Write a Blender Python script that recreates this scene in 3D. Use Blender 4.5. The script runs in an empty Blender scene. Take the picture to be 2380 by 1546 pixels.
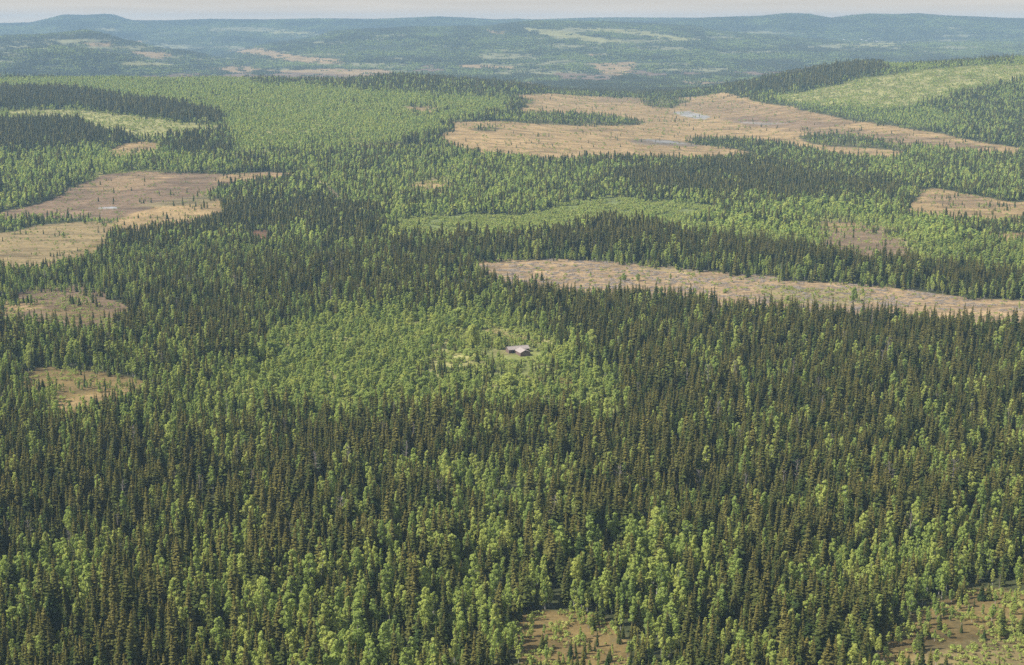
import bpy, bmesh, math, random
import numpy as np
from mathutils import Vector, Matrix

# ------------------------------------------------------------------ camera, sky, sun, exposure
S = bpy.context.scene
COL = S.collection
H = 250.0
FPX = 3305.0                      # focal length in units of a 2380 pixel wide frame
CX, CY = 1190.0, 773.0
PITCH = math.atan(713.0 / FPX)
cam_d = bpy.data.cameras.new('camera'); cam = bpy.data.objects.new('camera', cam_d); COL.objects.link(cam)
cam_d.sensor_width = 36.0; cam_d.lens = 36.0 * FPX / 2380.0
cam_d.clip_start = 1.0; cam_d.clip_end = 120000.0
cam.location = (0, 0, H); cam.rotation_euler = (math.pi / 2 - PITCH, 0, 0)
S.camera = cam
S.render.resolution_x, S.render.resolution_y = 1024, 665

SUN_EL, SUN_AZ = math.radians(46), math.radians(-12)     # azimuth: a little in front of the left (-x) axis
sd = Vector((-math.cos(SUN_AZ) * math.cos(SUN_EL), math.sin(SUN_AZ) * math.cos(SUN_EL), math.sin(SUN_EL)))
sl = bpy.data.lights.new('sun', 'SUN'); sun = bpy.data.objects.new('sun', sl); COL.objects.link(sun)
sl.energy = 5.0; sl.angle = math.radians(0.8); sl.color = (1.0, 0.95, 0.86)
sun.rotation_euler = sd.to_track_quat('Z', 'Y').to_euler(); sun.location = (0, 0, 2000)

def N(nt, typ, **kw):
    n = nt.nodes.new(typ)
    for k, v in kw.items(): setattr(n, k, v)
    return n
W = bpy.data.worlds.new('World'); S.world = W; W.use_nodes = True
nt = W.node_tree; nt.nodes.clear()
wo = N(nt, 'ShaderNodeOutputWorld'); bg = N(nt, 'ShaderNodeBackground'); bg.inputs['Strength'].default_value = 1.0
sky = N(nt, 'ShaderNodeTexSky'); sky.sky_type = 'NISHITA'; sky.sun_disc = False
sky.sun_elevation = SUN_EL; sky.sun_rotation = math.atan2(sd.x, sd.y)
sks = N(nt, 'ShaderNodeVectorMath', operation='SCALE'); sks.inputs['Scale'].default_value = 0.09
nt.links.new(sky.outputs[0], sks.inputs[0])
tc = N(nt, 'ShaderNodeTexCoord'); sp = N(nt, 'ShaderNodeSeparateXYZ'); nt.links.new(tc.outputs['Generated'], sp.inputs[0])
mp = N(nt, 'ShaderNodeMapping'); mp.inputs['Scale'].default_value = (5, 5, 110); nt.links.new(tc.outputs['Generated'], mp.inputs[0])
no = N(nt, 'ShaderNodeTexNoise'); no.inputs['Scale'].default_value = 1.6; no.inputs['Detail'].default_value = 5; nt.links.new(mp.outputs[0], no.inputs['Vector'])
cr = N(nt, 'ShaderNodeMapRange'); cr.inputs['From Min'].default_value = .35; cr.inputs['From Max'].default_value = .7
cr.inputs['To Min'].default_value = 1.0; cr.inputs['To Max'].default_value = 0.86; nt.links.new(no.outputs['Fac'], cr.inputs['Value'])
# thin high cloud: bright and warm low down, where the light comes through the most air
ramp = N(nt, 'ShaderNodeValToRGB'); e = ramp.color_ramp.elements
e[0].position = 0.0; e[0].color = (.98, .74, .48, 1)
e[1].position = 1.0; e[1].color = (.27, .30, .34, 1)
x = ramp.color_ramp.elements.new(0.018); x.color = (.62, .525, .415, 1)
x = ramp.color_ramp.elements.new(0.009); x.color = (.76, .60, .435, 1)
x = ramp.color_ramp.elements.new(0.06); x.color = (.66, .58, .49, 1)
x = ramp.color_ramp.elements.new(0.16); x.color = (.38, .39, .40, 1)
nt.links.new(sp.outputs['Z'], ramp.inputs['Fac'])
cm = N(nt, 'ShaderNodeVectorMath', operation='SCALE'); nt.links.new(ramp.outputs[0], cm.inputs[0]); nt.links.new(cr.outputs[0], cm.inputs['Scale'])
mx = N(nt, 'ShaderNodeMix', data_type='RGBA'); mx.inputs['Factor'].default_value = .88
nt.links.new(sks.outputs[0], mx.inputs['A']); nt.links.new(cm.outputs[0], mx.inputs['B'])
nt.links.new(mx.outputs['Result'], bg.inputs['Color']); nt.links.new(bg.outputs[0], wo.inputs[0])

S.view_settings.view_transform = 'Standard'; S.view_settings.look = 'None'
S.view_settings.exposure = 0.45; S.view_settings.gamma = 1.0
S.render.engine = 'CYCLES'
cy = S.cycles
cy.max_bounces = 5; cy.diffuse_bounces = 3; cy.glossy_bounces = 1; cy.transmission_bounces = 3
cy.transparent_max_bounces = 4; cy.volume_bounces = 0
cy.use_denoising = False
cy.sample_clamp_indirect = 4.0
rng = np.random.default_rng(7)

# ------------------------------------------------------------------ numeric helpers
def hsh(ix, iy, seed):
    n = (ix.astype(np.int64) * 374761393 + iy.astype(np.int64) * 668265263 + seed * 974634777) & 0xffffffff
    n = ((n ^ (n >> 13)) * 1274126177) & 0xffffffff
    n = (n ^ (n >> 16)) & 0xffffff
    return n / float(0xffffff)
def vnoise(x, y, seed=0):
    ix, iy = np.floor(x), np.floor(y); fx, fy = x - ix, y - iy
    fx = fx * fx * (3 - 2 * fx); fy = fy * fy * (3 - 2 * fy)
    a, b, c, d = hsh(ix, iy, seed), hsh(ix + 1, iy, seed), hsh(ix, iy + 1, seed), hsh(ix + 1, iy + 1, seed)
    return (a * (1 - fx) + b * fx) * (1 - fy) + (c * (1 - fx) + d * fx) * fy
def fbm(x, y, seed=0, oct=4):
    s = 0; a = .5; t = 0
    for k in range(oct):
        s = s + a * vnoise(x + 17.3 * k, y - 9.1 * k, seed + k); t += a; a *= .5; x = x * 2.03; y = y * 2.03
    return s / t
def sstep(a, b, x):
    t = np.clip((x - a) / (b - a), 0, 1); return t * t * (3 - 2 * t)

TP, CP, SP = math.tan(PITCH), math.cos(PITCH), math.sin(PITCH)
def z_at(v, D):                                   # height whose line of sight at distance D passes row v
    return H + D * np.tan(np.arctan((CY - np.asarray(v, float)) / FPX) - PITCH)
# ridges of the far country: distance, crest line (column, row), spread in front and behind
LAYERS = [
 (13600, 2500, 1500, [(-900,56),(-300,60),(0,56),(123,53),(150,47),(176,40),(199,34.6),(243,35.8),(287,33),(305,34.6),(328,43),(349,48),(420,48),(520,45),(640,46),(760,43),(880,45),(960,42),(1020,39),(1090,42),(1150,46),(1200,44),(1240,46),(1290,44),(1360,42),(1450,41.5),(1560,42),(1700,43),(1780,44),(1900,46),(2000,45),(2160,43),(2250,44),(2320,50),(2700,55),(3300,50)]),
 (11900, 1500, 1000, [(-900,120),(1350,120),(1500,62),(1620,50),(1740,46),(1800,39.5),(1848,41),(1897,51),(1945,44),(1982,40.5),(2043,42),(2092,40),(2142,45),(2288,51),(2380,51),(2700,60),(3300,55)]),
 (9800, 2200, 1300, [(-900,150),(500,150),(600,112),(677,96),(756,86),(785,75),(830,69),(932,66),(990,62),(1049,61),(1137,61.5),(1195,54),(1243,49),(1313,50),(1400,51),(1486,56),(1596,63),(1645,72),(1767,83),(1860,93),(2000,100),(2200,98),(2600,100)]),
 (7900, 900, 900, [(-900,95),(0,86),(58,83),(132,79),(205,72),(243,68),(264,74),(322,90),(400,108),(480,122),(600,150),(3000,150)]),
 (6700, 500, 600, [(-900,120),(0,127),(88,117),(176,106),(240,114),(330,130),(420,152),(520,170),(3000,175)]),
]
LAYERS = [(D, a, b, np.array([p[0] for p in c], float), np.maximum(z_at([p[1] for p in c], D) - 9, 0)) for D, a, b, c in LAYERS]
def terrain(x, y):
    x = np.asarray(x, float); y = np.asarray(y, float)
    ya = np.maximum(y, 30.)
    z = 5 * (fbm(x / 420, y / 420, 3, 3) - .5) * sstep(300, 1500, y) + 16 * (fbm(x / 1700, y / 1700, 5, 3) - .5) * sstep(3000, 8000, y)
    # long rise on the left
    lat = 1 - sstep(-500, 700, x + 90 * (fbm(y / 500, x / 900, 8, 2) - .5) - 0.02 * y)
    z = z + lat * np.interp(ya, [0, 1850, 2250, 2700, 3300, 3900, 4700, 5600], [0, 0, 26, 64, 95, 110, 62, 0])
    # wooded hill on the right
    w = np.interp(x, [-200, 150, 400, 560, 660, 838, 1015, 1310, 2000, 3500], [0, 4, 22, 50, 80, 118, 140, 156, 160, 100]) * np.exp(-((y - 3900) / 900) ** 2)
    z = z + w
    # low ridge behind the felled strip
    z = z + 7 * np.exp(-((y - 1760 + 0.35 * x) / 190) ** 2) * sstep(-350, 0, x)
    u = CX + FPX * CP * x / ya * 1.0
    for D, sf, sb, cu, cz in LAYERS:
        c = np.interp(u, cu, cz)
        d = y - D
        f = np.exp(-np.abs(d / np.where(d < 0, sf, sb)) ** 2.2)
        rough = 1 + .12 * (fbm(x / 900, y / 900, 21, 3) - .5) * (np.abs(d) / sf)
        z = np.maximum(z, c * f * rough + .15 * z)
    return z
def project(x, y, z):
    dx, dy, dz = x, y, z - H
    fw = np.maximum(dy * CP - dz * SP, 1.0); up = dy * SP + dz * CP
    return CX + FPX * dx / fw, CY - FPX * up / fw
def ground_at(u, v, lo=380., hi=26000.):           # ray march the view ray on to the terrain
    dx, dy, dz = (u - CX) / FPX, CP + SP * (CY - v) / FPX, -SP + CP * (CY - v) / FPX
    t = np.geomspace(lo, hi, 9000)
    g = terrain(dx * t, dy * t); zr = H + dz * t
    k = np.argmax(zr < g) if (zr < g).any() else len(t) - 1
    t = t[k]
    x, y = dx * t, dy * t
    return x, y, float(terrain(x, y))

# ------------------------------------------------------------------ the land cover: one map of stands, bogs and clearings
RW, RH = 2380, 1560
ch = {k: np.full((RH, RW), v, np.float32) for k, v in dict(dens=.93, spr=.5, hs=1.0, shrub=0.0, slash=0.0, r=.055, g=.062, b=.024).items()}
C = dict(floor=(.055,.062,.024), tan=(.36,.245,.115), brown=(.21,.14,.085), orange=(.20,.14,.055), olive=(.23,.185,.09), cut=(.40,.28,.15),
         green=(.32,.30,.115), wet=(.13,.115,.11), water=(.34,.36,.38), meadow=(.20,.22,.065), red=(.20,.105,.06), scrub=(.18,.21,.07), path=(.33,.25,.15))
OPEN = ('tan', 'brown', 'orange', 'olive', 'red')
def fill(poly, soft=1.0, ext=0.0, **kv):
    if 'ext' not in kv and kv.get('col') in OPEN and kv.get('dens', 1) < .35 and not ext and soft > .83: ext = .5
    p = np.array(poly, float)
    x0, x1 = int(max(0, p[:, 0].min())), int(min(RW - 1, p[:, 0].max())) + 1
    y0, y1 = int(max(0, p[:, 1].min())), int(min(RH - 1, p[:, 1].max())) + 1
    if x1 <= x0 or y1 <= y0: return
    gx, gy = np.meshgrid(np.arange(x0, x1) + .5, np.arange(y0, y1) + .5)
    ins = np.zeros(gx.shape, bool)
    q = np.roll(p, -1, 0)
    for (ax, ay), (bx, by) in zip(p, q):
        if ay == by: continue
        c = ((gy >= ay) != (gy >= by)) & (gx < (bx - ax) * (gy - ay) / (by - ay) + ax)
        ins ^= c
    if ext:
        vm = p[:, 1].mean(); dep = PITCH - math.atan((CY - vm) / FPX); e_ = int(ext * 17 * FPX * math.tan(max(dep, .02)) / H)
        if e_ > 0:
            y2 = min(RH, y1 + e_); ins = np.concatenate([ins, np.zeros((y2 - y1, ins.shape[1]), bool)]); y1 = y2
            o_ = ins.copy()
            for j in range(e_): o_[1:] |= o_[:-1].copy()
            ins = o_
    for k, v in kv.items():
        if k == 'col':
            for n, c in zip('rgb', C[v]):
                a = ch[n][y0:y1, x0:x1]; a[ins] = a[ins] * (1 - soft) + c * soft
        else:
            a = ch[k][y0:y1, x0:x1]; a[ins] = a[ins] * (1 - soft) + v * soft
# --- stand types (dark spruce / pale birch)
fill([(0,0),(2380,0),(2380,215),(0,215)], spr=.62)
fill([(0,335),(2380,335),(2380,600),(1100,560),(0,740)], spr=.40, hs=.9)
fill([(0,180),(600,180),(1000,205),(1190,225),(1180,260),(1040,285),(1000,320),(800,345),(560,350),(520,300),(0,330)], spr=.2, hs=.6, dens=.68, shrub=.95, col='green')
fill([(560,182),(900,195),(1100,215),(1180,232),(1000,222),(800,208),(600,196)], spr=.72, hs=.9)
fill([(0,350),(390,350),(600,380),(520,400),(330,396),(180,425),(0,480)], spr=.33, hs=.85, shrub=.9, dens=.8, col='green')
fill([(560,350),(1030,340),(1430,365),(1500,400),(1300,480),(900,480),(690,410)], spr=.38, hs=.8, dens=.8, shrub=.8, col='green')
fill([(0,212),(150,210),(300,232),(450,256),(520,273),(528,292),(400,287),(300,275),(200,258),(150,255),(0,258)], spr=.93, hs=1.0, dens=1)
fill([(0,290),(60,282),(180,286),(235,304),(290,322),(330,330),(250,342),(150,350),(0,364)], spr=.93, hs=1.0, dens=1)
fill([(385,328),(480,320),(500,342),(570,350),(480,368),(390,362)], spr=.85)
fill([(20,258),(60,254),(170,256),(260,262),(400,284),(520,292),(530,308),(440,320),(350,326),(285,316),(225,298),(180,282),(60,277),(20,280)], dens=.03, col='green', shrub=.45, hs=.4)
fill([(245,570),(260,535),(400,510),(500,478),(640,475),(720,470),(820,490),(890,510),(915,555),(850,570),(760,565),(700,540),(600,545),(480,550),(400,565),(300,585)], spr=.86)
fill([(1300,372),(1600,362),(2000,368),(2200,400),(1900,400),(1600,392)], spr=.45, hs=.85)
fill([(1390,415),(1550,392),(1700,385),(1850,405),(2080,430),(2085,455),(1950,468),(1850,478),(1700,462),(1600,452),(1450,440)], spr=.8)
fill([(2080,400),(2380,400),(2380,480),(2120,440)], spr=.4, hs=.9)
fill([(1650,520),(1900,470),(2120,500),(2380,560),(2380,650),(2100,630),(1900,590)], spr=.27, hs=.85, dens=.8, shrub=.9, col='green')
fill([(1020,610),(1040,570),(1200,575),(1330,555),(1380,530),(1450,538),(1600,565),(1760,585),(1900,600),(2000,622),(2200,640),(2380,660),(2380,690),(2200,682),(2000,661),(1800,641),(1600,621),(1400,604),(1200,599),(1080,606)], spr=.9, dens=1, hs=1.1)
fill([(560,700),(560,650),(700,615),(900,600),(1060,605),(1150,650),(1180,690),(1060,720),(900,715),(700,750),(600,850),(480,850),(300,800),(250,740),(400,680)], spr=.63)
fill([(1150,680),(1400,690),(1700,735),(2000,755),(2380,775),(2380,1330),(1900,1320),(1600,1300),(1450,1250),(1400,1060),(1450,930),(1400,850),(1300,780),(1200,720)], spr=.77, hs=1.02)
fill([(1560,830),(1700,830),(1680,930),(1640,1010),(1580,980)], spr=.6)
fill([(0,1010),(200,980),(500,1040),(900,980),(1300,980),(1450,1050),(1500,1250),(1250,1280),(1000,1260),(800,1290),(500,1240),(0,1230)], spr=.72, hs=1.05)
fill([(700,1080),(1000,1090),(1300,1150),(1200,1220),(900,1180)], spr=.62)
fill([(930,1100),(1120,1110),(1180,1170),(1250,1180),(1360,1200),(1340,1240),(1180,1210),(1000,1160)], spr=.35)
fill([(0,850),(300,900),(520,930),(700,970),(500,1040),(0,1000)], spr=.42, hs=.85)
fill([(500,900),(620,850),(640,775),(760,740),(1000,735),(1180,740),(1250,780),(1400,870),(1450,930),(1400,985),(1250,955),(1000,955),(850,990),(700,975),(560,960)], spr=.1, hs=.68, shrub=1.2, col='green', dens=.6)
fill([(1060,770),(1240,760),(1290,800),(1280,880),(1200,930),(1060,890),(960,890)], spr=.42, hs=.52, dens=.4, shrub=1.2)
fill([(1310,925),(1400,930),(1430,975),(1340,985)], spr=.3, hs=.4, dens=.35, col='olive', shrub=.8)
fill([(1215,880),(1260,872),(1330,880),(1345,900),(1260,905)], spr=.5, hs=.6, dens=.4, col='orange', shrub=.5)
fill([(0,1290),(150,1250),(420,1240),(520,1310),(650,1300),(850,1350),(1000,1350),(1130,1320),(1250,1350),(1400,1420),(1230,1440),(1200,1560),(0,1560)], spr=.5, hs=.95)
fill([(0,1300),(200,1290),(230,1400),(150,1480),(0,1500)], spr=.28)
fill([(380,1300),(560,1290),(700,1340),(1050,1380),(1200,1440),(1100,1560),(700,1560),(550,1450),(400,1400)], spr=.47)
fill([(1060,1330),(1250,1300),(1420,1360),(1700,1400),(1950,1350),(2130,1400),(2150,1560),(1380,1560),(1400,1440)], spr=.52, hs=.92)
fill([(1850,1330),(2150,1290),(2380,1340),(2380,1420),(2100,1420),(1900,1420)], spr=.38, hs=.85)
fill([(1640,1330),(1760,1290),(1840,1340),(1800,1470),(1650,1450)], spr=.75)
fill([(250,1350),(370,1320),(390,1560),(200,1560)], spr=.8)
# young birch and scrub
fill([(900,510),(1100,497),(1300,506),(1420,515),(1300,548),(1100,558),(960,560),(920,545)], dens=.06, spr=.3, hs=.5, col='scrub', shrub=.95)
fill([(1230,500),(1330,474),(1420,460),(1560,466),(1660,484),(1680,498),(1590,508),(1680,528),(1790,545),(1910,563),(1900,582),(1760,570),(1600,550),(1400,520),(1280,514)], dens=.05, spr=.2, hs=.5, col='scrub', shrub=1.2)
fill([(1760,225),(1880,212),(2000,183),(2150,163),(2300,150),(2380,150),(2380,185),(2250,212),(2180,235),(2080,250),(1900,245)], dens=.3, spr=.12, hs=.4, col='green', shrub=.8)
fill([(2150,235),(2260,205),(2380,190),(2380,330),(2200,300),(2050,265)], spr=.42, hs=.75)
fill([(1750,240),(1960,238),(2100,245),(2250,275),(2150,300),(1960,275),(1800,252)], spr=.2, hs=.6)
fill([(1690,212),(1800,192),(1900,166),(2050,148),(2055,164),(1960,186),(1880,210),(1800,220)], spr=.97, dens=1, hs=1.15)
fill([(2060,110),(2380,100),(2380,154),(2180,164),(2060,172)], spr=.12, hs=.62)
fill([(2280,110),(2380,105),(2380,142),(2290,146)], spr=.6, hs=.8)
# --- open bogs
B = dict(dens=.02, spr=.55, hs=.36, shrub=.05)
fill([(1190,221),(1290,217),(1420,225),(1530,228),(1640,224),(1690,213),(1740,232),(1850,252),(1960,277),(2080,294),(2200,314),(2370,343),(2370,356),(2200,345),(2120,340),(2050,340),(2110,355),(2070,366),(1960,358),(1900,350),(1840,338),(1780,350),(1740,362),(1600,368),(1450,366),(1300,370),(1180,362),(1090,347),(1030,320),(1020,310),(1060,302),(1045,285),(1130,280),(1200,284),(1260,277),(1230,264),(1200,255),(1230,243),(1200,235)], col='tan', **B)
fill([(1560,240),(1700,232),(1800,248),(1900,262),(2000,285),(1900,295),(1750,290),(1650,268)], .45, col='brown')
fill([(1660,276),(1760,272),(1880,281),(1960,292),(1900,300),(1760,295)], .8, col='brown')
fill([(1800,300),(2000,300),(2200,325),(2330,345),(2150,342),(1950,318)], .6, col='brown', dens=.15)
fill([(1420,222),(1560,232),(1480,240),(1380,236)], .5, col='brown')
fill([(1560,261),(1600,258),(1645,269),(1642,278),(1610,276)], .75, col='water', dens=0, shrub=0)
fill([(1450,326),(1520,322),(1600,328),(1640,338),(1590,342),(1500,336)], .6, col='wet')
fill([(1495,325),(1560,326),(1600,334),(1540,334)], .5, col='water')
fill([(1700,283),(1760,282),(1840,287),(1780,290)], .35, col='water')
I = dict(dens=.75, hs=.62, col='floor')
fill([(1150,270),(1200,263),(1340,264),(1430,270),(1505,285),(1490,292),(1400,292),(1300,290),(1200,284)], .8, spr=.4, **I)
fill([(1600,322),(1680,321),(1760,328),(1850,340),(1900,354),(1760,356),(1720,346),(1650,338),(1610,333)], .95, spr=.55, **I)
fill([(1860,316),(1940,309),(2020,322),(2100,338),(2180,348),(2100,353),(2000,343),(1900,335),(1860,329)], .85, spr=.5, **I)
fill([(1500,233),(1560,226),(1600,236),(1570,252),(1510,248)], .75, spr=.5, **I)
fill([(1090,300),(1120,292),(1160,297),(1150,306),(1110,308)], .6, spr=.5, **I)
fill([(1150,218),(1200,222),(1240,240),(1200,244),(1140,232)], .8, spr=.6, **I)
fill([(0,492),(60,480),(110,462),(180,432),(240,408),(330,398),(420,402),(520,406),(600,400),(690,406),(650,414),(580,424),(520,432),(470,452),(420,478),(300,500),(200,497),(100,497),(0,500)], col='brown', **B)
fill([(540,404),(690,405),(650,413),(560,422),(480,426)], .7, col='tan')
fill([(180,435),(330,402),(430,410),(250,450)], .35, col='tan')
fill([(225,484),(270,482),(272,485),(230,487)], col='water', dens=0, shrub=0)
fill([(245,522),(330,486),(420,468),(520,466),(510,502),(400,524),(300,542)], .88, col='tan', **B)
fill([(300,480),(420,460),(520,455),(500,470),(400,478)], .8, col='olive', dens=.25, hs=.5)
fill([(0,541),(100,526),(240,516),(250,550),(240,580),(140,612),(60,618),(0,618)], col='tan', **B)
fill([(0,541),(100,526),(240,516),(250,550),(240,580),(140,612),(60,618),(0,618)], .55, col='olive')
fill([(150,600),(245,548),(250,580),(200,610)], .7, col='orange')
fill([(0,695),(60,672),(150,655),(240,680),(320,722),(240,765),(100,760),(0,755)], .9, col='brown', dens=.2, spr=.5, hs=.5, shrub=.25)
fill([(0,702),(40,692),(110,715),(50,730),(0,728)], .6, col='tan', dens=.03)
fill([(100,722),(220,702),(280,730),(180,765)], .6, col='orange', dens=.25, hs=.5)
fill([(50,858),(130,850),(230,868),(340,890),(340,905),(250,925),(170,945),(110,968),(120,940),(140,900),(80,880)], .95, col='orange', dens=.16, spr=.4, hs=.5, shrub=.25)
fill([(130,930),(250,905),(330,885),(300,915),(180,945),(120,965)], .5, col='tan', dens=.04)
fill([(1195,1440),(1290,1424),(1360,1428),(1420,1446),(1440,1490),(1420,1560),(1250,1560),(1225,1500)], .95, col='orange', dens=.34, spr=.5, hs=.36, shrub=.6)
fill([(2060,1500),(2150,1400),(2250,1362),(2380,1372),(2380,1560),(2040,1560)], .9, col='orange', dens=.42, spr=.4, hs=.42, shrub=.62)
fill([(2160,1500),(2380,1470),(2380,1560),(2120,1560)], .6, col='olive', dens=.34, shrub=.7)
fill([(2115,482),(2135,442),(2180,437),(2260,452),(2380,472),(2380,512),(2290,504),(2200,502),(2150,498)], .95, col='tan', **B)
fill([(2140,450),(2260,455),(2380,485),(2250,480),(2150,465)], .6, col='brown', dens=.2)
fill([(1860,500),(2100,510),(2230,600),(2180,640),(2000,620),(1880,570)], hs=.5, dens=.6)
fill([(1895,520),(1960,513),(2070,530),(2110,565),(2130,600),(2030,604),(1950,588),(1910,552)], .95, col='brown', dens=.07, spr=.5, hs=.4, shrub=.12)
fill([(1905,524),(1990,518),(2010,532),(1930,538)], .7, col='tan')
fill([(2030,600),(2150,603),(2200,612),(2100,620)], .8, col='brown', dens=.2, hs=.5)
fill([(2290,534),(2380,540),(2380,556),(2300,549)], .9, col='tan', **B)
fill([(945,432),(1020,417),(1045,428),(1000,442),(955,444)], .9, col='tan', dens=.1, hs=.5)
fill([(880,482),(960,478),(985,490),(900,494)], .8, col='brown', dens=.15, hs=.5)
fill([(950,249),(1010,249),(1005,260),(960,259)], .9, col='tan', **B)
fill([(240,350),(260,338),(320,328),(380,337),(340,352),(270,360)], .9, col='tan', **B)
fill([(400,352),(520,345),(640,356),(600,368),(450,372)], .6, col='olive', dens=.4, hs=.6)
fill([(800,338),(870,329),(940,334),(1010,342),(900,350),(820,350)], .8, col='brown', dens=.2, hs=.5, shrub=.2)
fill([(560,540),(620,535),(645,550),(600,560)], .9, col='red', dens=.05, hs=.5)
fill([(722,590),(790,580),(800,598),(740,606)], .85, col='orange', dens=.1, hs=.5)
fill([(590,362),(640,355),(700,360),(690,366),(610,370)], .7, col='tan', dens=.1, hs=.5)
fill([(700,412),(716,412),(760,436),(800,462),(788,468),(740,440)], .9, col='path', dens=.06, hs=.5)
fill([(1780,205),(1860,203),(1880,208),(1800,212)], .6, col='tan', dens=.1)
fill([(1480,206),(1560,207),(1550,212),(1490,212)], .8, col='tan', dens=.1)
fill([(1650,206),(1690,203),(1690,212),(1660,214)], .8, col='tan', dens=.1)
# --- the felled strip and the croft meadow
fill([(1085,608),(1110,600),(1250,602),(1400,607),(1600,624),(1800,644),(2000,664),(2200,685),(2380,699),(2380,778),(2200,770),(2000,757),(1800,741),(1600,712),(1400,694),(1250,690),(1190,680),(1130,655),(1110,630)], col='cut', dens=.012, spr=.25, hs=.45, shrub=.07, slash=1)
fill([(1750,660),(1900,668),(2000,680),(2050,705),(1900,715),(1780,700)], .5, col='green', shrub=.4, dens=.04)
fill([(1500,612),(1640,628),(1600,640),(1480,625)], .4, col='green', shrub=.3)
fill([(1080,806),(1140,790),(1240,800),(1262,822),(1240,842),(1150,846),(1090,832)], .9, col='meadow', dens=.4, hs=.4, spr=.25, shrub=.5)
fill([(1135,812),(1180,806),(1182,830),(1140,830)], .5, col='olive')
fill([(1125,765),(1170,770),(1200,790),(1240,788),(1250,802),(1180,800),(1140,785)], .7, col='orange', dens=.12, hs=.5, shrub=.3)
fill([(1120,838),(1262,838),(1262,880),(1140,880)], .9, hs=.32, dens=.55, spr=.4, shrub=.6, col='meadow')
# --- the hazy valley
for p, c in [([(525,119),(600,116),(690,128),(760,131),(800,134),(800,139),(700,137),(640,131),(560,124)],'tan'),
             ([(480,160),(560,155),(640,163),(760,160),(900,162),(920,168),(800,172),(700,168),(560,166)],'tan'),
             ([(330,176),(470,170),(500,176),(350,183)],'brown'),([(480,172),(640,168),(920,176),(800,182),(560,180)],'brown'),
             ([(278,144),(340,142),(400,147),(350,151),(290,150)],'green'),([(300,120),(400,122),(380,131),(340,127)],'tan'),
             ([(195,99),(262,98),(262,102),(210,102)],'tan'),([(300,94),(345,93),(340,97)],'tan'),
             ([(1370,150),(1475,147),(1470,157),(1450,166),(1400,163)],'tan'),([(1290,170),(1440,176),(1420,184),(1300,182)],'brown'),
             ([(1060,149),(1140,150),(1200,153),(1080,153)],'tan'),([(1190,190),(1250,189),(1240,195),(1180,194)],'tan'),
             ([(1560,165),(1640,167),(1600,171)],'brown'),([(1700,163),(1830,163),(1900,154),(1880,163),(1750,170)],'brown'),
             ([(1200,68),(1290,72),(1380,82),(1480,93),(1370,90),(1260,80)],'green'),([(1300,66),(1480,80),(1580,88),(1640,87),(1480,72)],'green'),
             ([(1105,62),(1180,72),(1150,72)],'tan'),([(1360,125),(1400,126),(1390,129)],'tan'),([(1560,188),(1700,190),(1620,195)],'tan'),
             ([(640,72),(760,74),(700,77),(620,76)],'green'),([(1930,102),(2060,96),(2100,103),(2000,107)],'green'),
             ([(1000,150),(1030,160),(960,160)],'brown'),([(1460,163),(1560,169),(1500,175)],'brown')]:
    yc = sum(q[1] for q in p) / len(p); p = [(q[0], yc + (q[1] - yc) * 1.5 + (1.5 if q[1] < yc else 3.0)) for q in p]
    fill(p, .95, col=c, dens=.03, hs=.5)
fill([(470,166),(495,163),(520,164),(530,171),(505,175),(472,174)], spr=1, dens=1, hs=1.3, col='floor')
fill([(592,166),(615,163),(635,167),(634,173),(600,174)], spr=1, dens=1, hs=1.3, col='floor')
fill([(0,125),(180,130),(420,158),(440,172),(300,180),(0,180)], spr=.9)
fill([(800,88),(1500,100),(2200,110),(2200,140),(1400,140),(800,120)], spr=.55)

gv, gu = np.meshgrid(np.arange(200.), np.arange(float(RW)), indexing='ij')
nb = fbm(gu / 130, gv / 5.5, 201, 4); nc = fbm(gu / 220 + 9, gv / 9, 207, 4); wgt = 1 - sstep(176, 186, gv) * (gu < 1190)
ch['spr'][:200] += (nc - .5) * 1.9 * wgt * (ch['dens'][:200] > .5)
m_ = (nb > .62) & (wgt > .5) & (gv > 62) & (ch['dens'][:200] > .5) & ((gu < 1700) | (gv < 125))
ch['dens'][:200][m_] = .12; ch['hs'][:200][m_] = .5
for n, c in zip('rgb', (.24, .23, .11)): ch[n][:200][m_] = c
m_ = (nb < .36) & (wgt > .5) & (gv > 50) & (ch['dens'][:200] > .5) & ((gu < 1700) | (gv < 125))
ch['hs'][:200][m_] = .45; ch['spr'][:200][m_] = .1; ch['dens'][:200][m_] = .6
def blur(a, kx, ky):
    for ax, k in ((1, kx), (0, ky)):
        c = np.cumsum(np.concatenate([np.repeat(np.take(a, [0], ax), k + 1, ax), a, np.repeat(np.take(a, [-1], ax), k, ax)], ax), axis=ax, dtype=np.float64)
        n = a.shape[ax]; a = ((np.take(c, range(2 * k + 1, 2 * k + 1 + n), ax) - np.take(c, range(0, n), ax)) / (2 * k + 1)).astype(np.float32)
    return a
for k_, (kx, ky) in dict(dens=(12, 3), hs=(14, 4), shrub=(6, 2), spr=(14, 5), r=(3, 1), g=(3, 1), b=(3, 1)).items():
    f = blur(ch[k_], kx, ky)
    if ky > 1: f[500:] = blur(ch[k_], kx * 2, ky * 3)[500:]
    ch[k_] = f
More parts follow.
